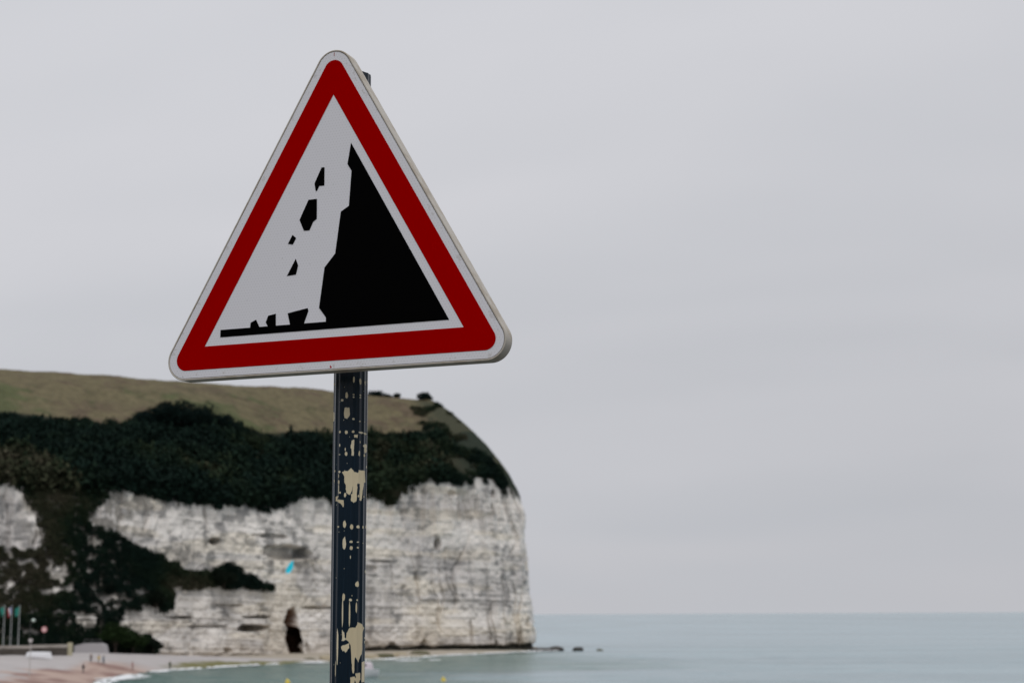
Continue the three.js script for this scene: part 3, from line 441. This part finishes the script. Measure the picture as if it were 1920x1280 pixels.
plant('hillside_tree', [-103.6, 66.6, -477], 7.8, 5, 302, TEAL, 'second tree from the left in the dark clump under the grass', 'tree', { group: domeG, n: 18, low: 0.02, leaves: 260, size: 0.3 });
plant('hillside_tree', [-98.6, 66.8, -479], 9.4, 5.6, 303, TEAL, 'tallest rounded tree in the dark clump below the sign corner', 'tree', { group: domeG, n: 18, low: 0.02, leaves: 260, size: 0.3 });
plant('hillside_tree', [-93.4, 66.8, -483], 8.4, 5.4, 304, TEAL, 'second tree from the right in the dark clump under the grass', 'tree', { group: domeG, n: 18, low: 0.02, leaves: 260, size: 0.3 });
plant('hillside_tree', [-88, 66.2, -487], 6, 4.8, 305, TEAL, 'rightmost low tree of the dark clump bulging into the grass', 'tree', { group: domeG, n: 18, low: 0.02, leaves: 260, size: 0.3 });
plant('pointed_tree', [-70.7, 68.5, -515], 4.6, 0.8, 306, TEAL, 'thin pointed tree at the upper edge of the scrub', 'tree', { cone: true, n: 7, size: 0.2 });
plant('skyline_bush', [-49.6, 88.8, -582], 2.4, 3.6, 307, TEAL, 'long low bush on the skyline right of the post', 'bush', { n: 9, low: 0.2 });
plant('skyline_bush', [-45.8, 88.8, -582], 1.7, 2.4, 311, TEAL, 'short low bush on the skyline beside the long one', 'bush', { n: 7, low: 0.2 });
plant('lone_tree', [-41.8, 88.5, -581], 2.7, 1.3, 308, TEAL, 'small lone tree standing on the ridge skyline', 'tree', { n: 6 });
plant('skyline_bush', [-31.5, 87.4, -575.5], 2.2, 3.2, 309, TEAL, 'dark bush capping the seaward end of the ridge', 'bush', { n: 9, low: 0.2 });
plant('cliff_foot_bush', [-94.4, 4, -391], 7, 4.2, 321, MID, 'brighter green bush at the cliff foot beside the concrete ramp', 'bush', { n: 12 });
plant('cliff_foot_bush', [-91.6, 3.4, -397], 4.6, 3.6, 322, MID, 'green bush spilling onto the shingle at the chalk foot', 'bush', { n: 12 });
plant('cliff_foot_bush', [-88.2, 3.2, -404], 3.6, 2.4, 323, DARK, 'small dark bush against the chalk at the beach edge', 'bush', { n: 9 });
plant('ledge_bush', [-76.6, 19.8, -434], 4.6, 3.6, 324, DARK, 'rounded dark bush at the tip of the overgrown spur', 'bush', { n: 12 });
plant('ledge_bush', [-89.6, 13.2, -411.5], 5.2, 2.6, 325, DARK, 'dark bush hanging below the overgrown spur', 'bush', { n: 10 });
// ---------------------------------------------------------------- sea wall, slip, flags, lamp, round sign
{
  const conc = noiseTex(512, (u, v) => { const n = tileNoise(u, v, 8, 70, 6), m = sstep(0.5, 0.75, tileNoise(u, v, 14, 75, 4)); return [lerp(0.66 + 0.2 * (n - 0.5), 0.35, m * 0.6), lerp(0.63 + 0.2 * (n - 0.5), 0.33, m * 0.6), lerp(0.6 + 0.2 * (n - 0.5), 0.3, m * 0.6)]; }, true); conc.repeat.set(0.5, 0.5);
  const cm = new THREE.MeshStandardMaterial({ map: conc, roughness: 0.9, side: THREE.DoubleSide }), dk = new THREE.MeshStandardMaterial({ map: conc, color: lin(0.2, 0.19, 0.18), roughness: 0.95, side: THREE.DoubleSide });
  const wall = group('sea_wall', -111, 0, -345); tag(wall, 'low concrete sea wall with pale coping below the flagpoles', 'wall');
  const seg = (parent, name, a, b, y0, y1, th, m) => { const d = new THREE.Vector3(b[0] - a[0], 0, b[1] - a[1]), g = new THREE.BoxGeometry(d.length(), y1 - y0, th); g.rotateY(-Math.atan2(d.z, d.x)); g.translate((a[0] + b[0]) / 2 + 111, (y0 + y1) / 2, (a[1] + b[1]) / 2 + 345); return put(name, g, m, parent); };
  const path = [[-141, -329], [-112.6, -344.5], [-102, -349.3], [-95.7, -353.4]];
  for (let i = 1; i < path.length; i++) { seg(wall, 'wall_section', path[i - 1], path[i], 1, 5.1 + i * 0.1, 0.7, dk); seg(wall, 'coping', path[i - 1], path[i], 5.104 + i * 0.1, 5.7 + i * 0.11, 0.95, cm); }
  const pil = new THREE.BoxGeometry(0.9, 5, 0.9); pil.translate(-95.2 + 111, 3.9, -354 + 345); put('end_pillar', pil, mat(0.5, 0.46, 0.32, 0.9), wall);
  const terr = gridGeo(1, 3, (i, j) => { const p = path[j]; return [p[0] - i * 9, 5.2, p[1] - i * 28 - 0.4, 0.3, 0.28, 0.26]; });
  tag(put('terrace', terr, new THREE.MeshStandardMaterial({ vertexColors: true, roughness: 0.95, side: THREE.DoubleSide })), 'paved terrace behind the sea wall', null, null, 'structure');
  const ramp = group('concrete_ramp', -97, 0, -384); tag(ramp, 'pale concrete ramp between the sea wall and the green bushes', 'ramp');
  const rs = new THREE.Shape(); rs.moveTo(-4.6, 2); rs.lineTo(3.2, 2); rs.lineTo(2.4, 5.3); rs.lineTo(1.4, 5.75); rs.lineTo(-2.2, 5.75); rs.lineTo(-4.6, 5.2); rs.closePath();
  const rg = new THREE.ExtrudeGeometry(rs, { depth: 2.4, bevelEnabled: true, bevelSize: 0.06, bevelThickness: 0.06 }); put('ramp_body', rg, mat(0.42, 0.4, 0.41, 0.9), ramp);
  const rail = new THREE.CylinderGeometry(0.03, 0.03, 4, 6); rail.rotateZ(Math.PI / 2); rail.translate(-0.5, 6.6, 2.2); put('handrail', rail, mat(0.3, 0.3, 0.3), ramp);
  for (const x of [-2.4, -0.5, 1.4]) { const g = new THREE.CylinderGeometry(0.03, 0.03, 0.9, 6); g.translate(x, 6.18, 2.2); put('rail_post', g, mat(0.3, 0.3, 0.3), ramp); }
  // flagpoles with limp flags
  const steel = mat(0.5, 0.52, 0.52, 0.4);
  function flagpole(x, z, h, bands, label, seed) {
    const t = group(numbered('flagpole'), x, 5.2, z); tag(t, label, 'flagpole', 'flagpoles on the sea wall terrace');
    const pg = new THREE.CylinderGeometry(0.055, 0.1, h, 12); pg.translate(0, h / 2, 0); put('pole', pg, steel, t);
    const fin = new THREE.SphereGeometry(0.11, 10, 8); fin.translate(0, h + 0.06, 0); put('finial', fin, steel, t);
    const n = bands.length, cloth = gridGeo(24, 16, (i, j) => {
      const u = i / 24, v = j / 16, drop = u * 0.9, k = bands[Math.min(n - 1, Math.floor(u * n))];
      const x2 = -0.08 - u * 0.95 * (1 - 0.35 * v) - 0.05 * Math.sin(v * 5 + seed), z2 = 0.2 * Math.sin(u * 9 + v * 2 + seed) * (0.2 + u);
      return [x2, h - 0.15 - v * 1.55 - drop * (0.6 + 0.3 * v), z2, ...k];
    });
    put('flag', cloth, new THREE.MeshStandardMaterial({ vertexColors: true, roughness: 0.9, side: THREE.DoubleSide }), t);
  }
  const green = [0.03, 0.25, 0.2];
  flagpole(-111.5, -360, 9.1, [green], 'leftmost flagpole with a limp green flag at the picture edge', 1);
  flagpole(-109.9, -360, 9, [[0.04, 0.06, 0.3], [0.7, 0.68, 0.7], [0.55, 0.03, 0.05]], 'middle flagpole with a blue, white and red flag', 2);
  flagpole(-108.2, -360, 9.1, [green], 'rightmost of the three flagpoles with a green flag', 4.3);
  const lamp = group('street_lamp', -104.8, 5.2, -357); tag(lamp, 'street lamp with pale head right of the flagpoles', 'street lamp');
  const lp = new THREE.CylinderGeometry(0.05, 0.08, 6, 10); lp.translate(0, 3, 0); put('lamp_post', lp, mat(0.08, 0.08, 0.08, 0.5), lamp);
  const arm = limb([0, 5.9, 0], [0.55, 6.15, 0], 0.05, 0.05); put('lamp_arm', arm, mat(0.08, 0.08, 0.08, 0.5), lamp);
  const hd = new THREE.SphereGeometry(0.42, 14, 10); hd.scale(1, 0.85, 1); hd.translate(0.62, 5.95, 0); put('lamp_head', hd, mat(0.62, 0.72, 0.66, 0.35), lamp);
  const rs2 = group('round_sign', -101.3, 5.2, -355.4); tag(rs2, 'round pinkish-white sign on a thin dark pole by the trees', 'road sign');
  const rp = new THREE.CylinderGeometry(0.035, 0.035, 4.4, 8); rp.translate(0, 2.2, -0.05); put('sign_pole', rp, mat(0.06, 0.06, 0.06, 0.5), rs2);
  const disc = new THREE.CylinderGeometry(0.62, 0.62, 0.03, 24); disc.rotateX(Math.PI / 2); disc.translate(0, 4, 0.02); put('disc', disc, mat(0.8, 0.55, 0.55, 0.5), rs2);
  const ri = new THREE.TorusGeometry(0.56, 0.07, 6, 24); ri.translate(0, 4, 0.04); put('disc_border', ri, mat(0.7, 0.25, 0.27, 0.5), rs2);
  const bp = group('beach_post', -78.5, beachH(-78.5, -268) - 0.3, -268); tag(bp, 'thin pale grey post standing on the weedy foreshore', 'post');
  const bg = new THREE.CylinderGeometry(0.07, 0.09, 6.2, 10); bg.translate(0, 3.1, 0); put('post', bg, mat(0.5, 0.48, 0.46, 0.7), bp);
  const bc = new THREE.BoxGeometry(0.6, 0.5, 0.08); bc.translate(0, 6, 0.1); put('board', bc, mat(0.6, 0.57, 0.56, 0.6), bp);
}
// ---------------------------------------------------------------- boats and buoys
function hullGeo(L, B, D) {                            // bow towards +z
  return gridGeo(28, 12, (i, j) => { const t = i / 28, a = (j / 12 * 2 - 1), w = B / 2 * Math.pow(1 - Math.pow(clamp((t - 0.35) / 0.65), 2.2), 0.8), sh = D * (1 + 0.35 * t * t), k = Math.sin(Math.abs(a) * Math.PI / 2); return [Math.sign(a) * w * Math.pow(k, 0.7), sh * (1 - Math.cos(a * Math.PI / 2)) - 0.15 * D * (1 - Math.abs(a)), (t - 0.5) * L + 0.5 * t * Math.abs(a) ** 2, 1, 1, 1]; });
}
{
  const wm = mat(0.8, 0.78, 0.8, 0.4), gm = mat(0.03, 0.035, 0.04, 0.2);
  const b = group('moored_boat', -27.4, SEA - 0.25, -305); b.rotation.y = -0.35; tag(b, 'white cabin boat on the water partly hidden behind the post', 'boat');
  put('hull', hullGeo(6.4, 2.9, 1.7), wm, b);
  const dg = gridGeo(20, 2, (i, j) => { const t = i / 20, w = 1.4 * Math.pow(1 - Math.pow(clamp((t - 0.35) / 0.65), 2.2), 0.8); return [(j - 1) * w, 1.7 * (1 + 0.35 * t * t) - 0.12, (t - 0.5) * 6.4 + 0.3 * t, 1, 1, 1]; }); put('deck', dg, wm, b);
  const cs = new THREE.Shape(); cs.moveTo(-1, 0); cs.lineTo(1, 0); cs.lineTo(0.82, 0.95); cs.quadraticCurveTo(0.7, 1.2, 0.4, 1.25); cs.lineTo(-0.4, 1.25); cs.quadraticCurveTo(-0.7, 1.2, -0.82, 0.95); cs.closePath();
  const cg = new THREE.ExtrudeGeometry(cs, { depth: 1.9, bevelEnabled: true, bevelSize: 0.06, bevelThickness: 0.15, bevelSegments: 3 }); cg.translate(0, 1.75, -1.3); const cab = put('cabin', cg, mat(0.72, 0.64, 0.68, 0.5), b);
  const ws = new THREE.BoxGeometry(1.3, 0.4, 0.04); ws.translate(0, 2.52, 0.77); put('windscreen', ws, gm, cab);
  const d = group('beached_dinghy', -95.6, beachH(-95.6, -333) + 0.1, -333); d.rotation.y = 1.25; tag(d, 'pale upturned dinghy lying on the grey shingle', 'boat');
  const hg = hullGeo(5.2, 2, 0.9); hg.scale(1, -1, 1); hg.translate(0, 1.15, 0); hg.setIndex([...hg.index.array].reverse()); hg.computeVertexNormals(); put('hull', hg, mat(0.7, 0.7, 0.72, 0.5), d);
  const kg = new THREE.BoxGeometry(0.06, 0.1, 3.6); kg.translate(0, 1.3, -0.4); put('keel', kg, mat(0.45, 0.45, 0.46, 0.6), d);
  const buoy = (x, z, label) => {
    const t = group(numbered('buoy'), x, SEA - 0.2, z); tag(t, label, 'buoy', 'yellow buoys'); t.rotation.z = 0.12;
    put('float', new THREE.LatheGeometry([[0, -0.3], [0.3, -0.2], [0.46, 0.1], [0.44, 0.45], [0.28, 0.72], [0.12, 0.85], [0.1, 1], [0, 1]].map((p) => new THREE.Vector2(...p)), 20), mat(0.72, 0.55, 0.06, 0.45), t);
    const r = new THREE.TorusGeometry(0.1, 0.025, 6, 14); r.translate(0, 1.08, 0); put('ring', r, mat(0.3, 0.3, 0.3, 0.4), t);
  };
  buoy(-12.1, -286.7, 'yellow buoy on open water right of the post'); buoy(-38.4, -281.5, 'yellow buoy at the picture bottom left of the post');
  // small bright blue patch, a thin rippled surface just off the cliff
  const sh = gridGeo(10, 14, (i, j) => { const u = i / 10, v = j / 14, w = (0.35 + 1.15 * Math.sin(Math.PI * Math.pow(v, 0.75))) ; return [(u - 0.5) * w * 1.25 + (v - 0.5) * 1.6, (v - 0.5) * 3.4 + 0.25 * Math.sin(u * 3), 0.18 * Math.sin(u * 7 + v * 5), 0.0, 0.72, 0.95]; });
  const so = put('blue_patch', sh, new THREE.MeshStandardMaterial({ vertexColors: true, roughness: 0.6, side: THREE.DoubleSide })); so.position.set(-61.2, 24.9, -448.8); so.rotation.y = 0.5;
  tag(so, 'small bright blue patch on the pale cliff face', 'sheet');
}
// ---------------------------------------------------------------- rocks off the point and at the cliff foot, foam
function rockGeo(seed, sx, sy, sz) {
  let g = new THREE.IcosahedronGeometry(1, 3); g.deleteAttribute('normal'); g.deleteAttribute('uv'); g = mergeVertices(g, 1e-4); const p = g.attributes.position;
  for (let i = 0; i < p.count; i++) { const x = p.getX(i), y = p.getY(i), z = p.getZ(i), k = 1 + 0.4 * fbm(x * 1.6 + seed, y * 1.6, z * 1.6, 3) + 0.12 * fbm(x * 5, y * 5 + seed, z * 5, 2); p.setXYZ(i, x * k * sx, Math.sign(y) * Math.pow(Math.abs(y), 0.75) * k * sy, z * k * sz); }
  g.computeVertexNormals(); return g;
}
{
  const wet = mat(0.035, 0.032, 0.028, 0.5), pale = mat(0.4, 0.34, 0.24, 0.85), weedy = mat(0.09, 0.085, 0.04, 0.8);
  const rock = (x, z, sx, sy, sz, m, label, g, seed) => { const o = put(numbered('rock'), rockGeo(seed, sx, sy, sz), m); o.position.set(x, SEA + sy * 0.15, z); tag(o, label, 'rock', g); };
  rock(9.6, -515, 4.4, 0.95, 3, wet, 'long low dark rock ledge joined to the point of the headland', null, 1);
  rock(13.4, -519, 2.6, 1.3, 2.4, wet, 'dark humped rock at the seaward end of the ledge', null, 2);
  rock(20.3, -516.6, 1.75, 1.1, 1.5, wet, 'blocky dark rock standing alone in the sea off the point', null, 3);
  rock(27, -515, 1.1, 0.55, 1.2, weedy, 'small brownish rock farther out than the lone block', null, 4);
  const r = rng(8), foot = 'pale boulders along the foot of the chalk point';
  for (let i = 0; i < 26; i++) { const t = 5 + (i + r()) / 26 * 8, k = Math.min(11, Math.floor(t)), a = SHORE[k], b = SHORE[k + 1], u = t - k, x = lerp(a[0], b[0], u) - 3 - r() * 6, z = lerp(a[1], b[1], u) - 2 - r() * 5; if (z > -415) continue; const s = 0.7 + r() * 1.3; rock(x, z, s * 1.5, s * 0.6, s, i % 3 ? pale : weedy, i % 3 ? 'pale flat boulder at the waterline below the chalk point' : 'weed-darkened boulder at the waterline below the chalk point', foot, 20 + i); }
  // breaking foam along the waterline
  const P = [], I = [], fr = rng(12);
  const patch = (x, z, w, d, ang) => { const k = P.length / 3, n = 12; P.push(x, SEA + 0.42, z); for (let i = 0; i < n; i++) { const a = i / n * 6.283, m = 0.55 + fr() * 0.6, dx = Math.cos(a) * w * m, dz = Math.sin(a) * d * m; P.push(x + dx * Math.cos(ang) - dz * Math.sin(ang), SEA + 0.22, z + dx * Math.sin(ang) + dz * Math.cos(ang)); } for (let i = 0; i < n; i++) I.push(k, k + 1 + (i + 1) % n, k + 1 + i); };
  for (let i = 2; i < SHORE.length - 2; i++) { const a = SHORE[i], b = SHORE[i + 1], L = Math.hypot(b[0] - a[0], b[1] - a[1]), ang = Math.atan2(b[1] - a[1], b[0] - a[0]); for (let s = 0; s < L; s += 1.3) { const n = fbm(a[0] * 0.1 + s * 0.07, i * 3.7, 2, 3); if (n < (i > 6 ? -0.3 : 0.0)) continue; const t = s / L, off2 = 0.8 + fr() * 3.2; patch(lerp(a[0], b[0], t) + Math.sin(-ang) * -off2 * 0 + off2, lerp(a[1], b[1], t) + off2 * 0.5, 0.8 + fr() * 2.4, 0.3 + fr() * 0.8, ang + (fr() - 0.5) * 0.3); } }
  for (const [x, z, w] of [[-26, -408, 3.2], [-19.5, -412, 2], [-15, -468, 5], [-6, -486, 5], [1, -497, 5], [6, -506, 4], [12, -512, 3], [-33, -421, 4], [-47, -396, 5], [-72, -300, 5], [-70.5, -310, 4]]) for (let i = 0; i < 5; i++) patch(x + (fr() - 0.5) * w, z + (fr() - 0.5) * w, w * (0.4 + fr() * 0.4), 0.5 + fr() * 0.8, (fr() - 0.5) * 0.5);
  const g = new THREE.BufferGeometry(); g.setAttribute('position', new THREE.Float32BufferAttribute(P, 3)); g.setIndex(I); g.computeVertexNormals();
  tag(put('surf_foam', g, mat(0.75, 0.77, 0.78, 0.9)), 'white foam of small waves along the waterline', null, null, 'stuff');
}
// ---------------------------------------------------------------- people on the beach
function bodyGeo(stride, arm, skin, top, legs) {
  const N = 56, S = 1.02, mc = new MarchingCubes(N, new THREE.MeshBasicMaterial(), false, false, 60000); mc.isolation = 0;
  const J = [[[0, 1.62, 0], [0, 1.7, 0.01], 0.085, 0.095], [[0, 1.45, 0], [0, 1.6, 0], 0.055, 0.055], [[0, 1.0, 0], [0, 1.38, 0], 0.145, 0.155], [[-0.15, 1.42, 0], [0.15, 1.42, 0], 0.07, 0.07], [[-0.07, 0.95, 0], [0.07, 0.95, 0], 0.13, 0.13]];
  for (const s of [-1, 1]) {
    const f = s * stride, k = [s * 0.1, 0.5, f * 0.5 + 0.03], a = [s * 0.1, 0.08, f - 0.02];
    J.push([[s * 0.09, 0.9, 0], k, 0.095, 0.068], [k, a, 0.066, 0.045], [a, [s * 0.12, 0.05, f + 0.15], 0.045, 0.04]);
    const e = [s * 0.25, 1.14, -f * 0.4 - 0.02], w = [s * (0.24 + arm * 0.1), 0.9 + arm * 0.25, -f * 0.7 + 0.08]; J.push([[s * 0.19, 1.41, 0], e, 0.06, 0.048], [e, w, 0.046, 0.034], [w, [w[0], w[1] - 0.1, w[2] + 0.03], 0.035, 0.028]);
  }
  const seg = (p, [a, b, r0, r1]) => { const d = [b[0] - a[0], b[1] - a[1], b[2] - a[2]], q = [p[0] - a[0], p[1] - a[1], p[2] - a[2]], t = clamp((q[0] * d[0] + q[1] * d[1] + q[2] * d[2]) / (d[0] ** 2 + d[1] ** 2 + d[2] ** 2)); return Math.hypot(q[0] - d[0] * t, q[1] - d[1] * t, q[2] - d[2] * t) - lerp(r0, r1, t); };
  const h = N / 2;
  for (let z = 0; z < N; z++) for (let y = 0; y < N; y++) for (let x = 0; x < N; x++) { const p = [(x - h) / h * S, (y - h) / h * S + 0.9, (z - h) / h * S]; let e = 0; for (const j of J) e += Math.exp(-28 * seg(p, j)); mc.field[x + y * N + z * N * N] = Math.log(e + 1e-30) / 28; }
  mc.update();
  const n = mc.count, P = new Float32Array(n * 3), C = new Float32Array(n * 3);
  for (let i = 0; i < n; i++) { const x = mc.positionArray[i * 3] * S, y = mc.positionArray[i * 3 + 1] * S + 0.9, z = mc.positionArray[i * 3 + 2] * S; P.set([x, y, z], i * 3); const c = y > 1.7 ? [0.05, 0.035, 0.025] : y > 1.47 || (Math.abs(x) > 0.21 && y < 1.08) ? skin : y > 0.93 ? top : y > 0.09 ? legs : [0.04, 0.04, 0.04]; C.set(c, i * 3); }
  let g = new THREE.BufferGeometry(); g.setAttribute('position', new THREE.BufferAttribute(P, 3)); g.setAttribute('color', new THREE.BufferAttribute(C, 3)); g.computeVertexNormals(); return g;
}
{
  const pm = new THREE.MeshStandardMaterial({ vertexColors: true, roughness: 0.9, side: THREE.DoubleSide }), skin = [0.42, 0.27, 0.2];
  const who = [
    [-85.6, -334.4, 0.4, 0.12, 0.2, [0.2, 0.19, 0.19], [0.14, 0.14, 0.15], 'person in grey clothes standing leftmost of three on the shingle'],
    [-84.1, -334.8, -0.6, 0.05, 0.6, [0.6, 0.45, 0.12], [0.4, 0.36, 0.3], 'person in a yellow top between two others on the shingle'],
    [-83.2, -335, 1.2, 0.18, 0.1, [0.02, 0.13, 0.22], [0.02, 0.06, 0.1], 'person in blue clothes standing rightmost of three on the shingle'],
    [-77.6, -336.5, 2.0, 0.2, 0.2, [0.45, 0.25, 0.24], [0.35, 0.24, 0.22], 'person in reddish clothes walking at the water edge'],
    [-73.2, -352, 0.2, 0.1, 0.4, [0.06, 0.1, 0.06], [0.05, 0.06, 0.05], 'person in dark green clothes standing near the weedy shelf'],
    [-80.2, -308, 2.6, 0.15, 0.3, [0.04, 0.05, 0.06], [0.03, 0.05, 0.06], 'person in dark clothes standing on the brown foreshore']];
  for (const [x, z, turn, st, arm, top, legs, label] of who) { const o = put(numbered('person'), bodyGeo(st, arm, skin, top, legs), pm); o.position.set(x, beachH(x, z) - 0.02, z); o.rotation.y = turn; tag(o, label, 'person', 'people on the beach'); }
}
renderer.render(scene, camera);
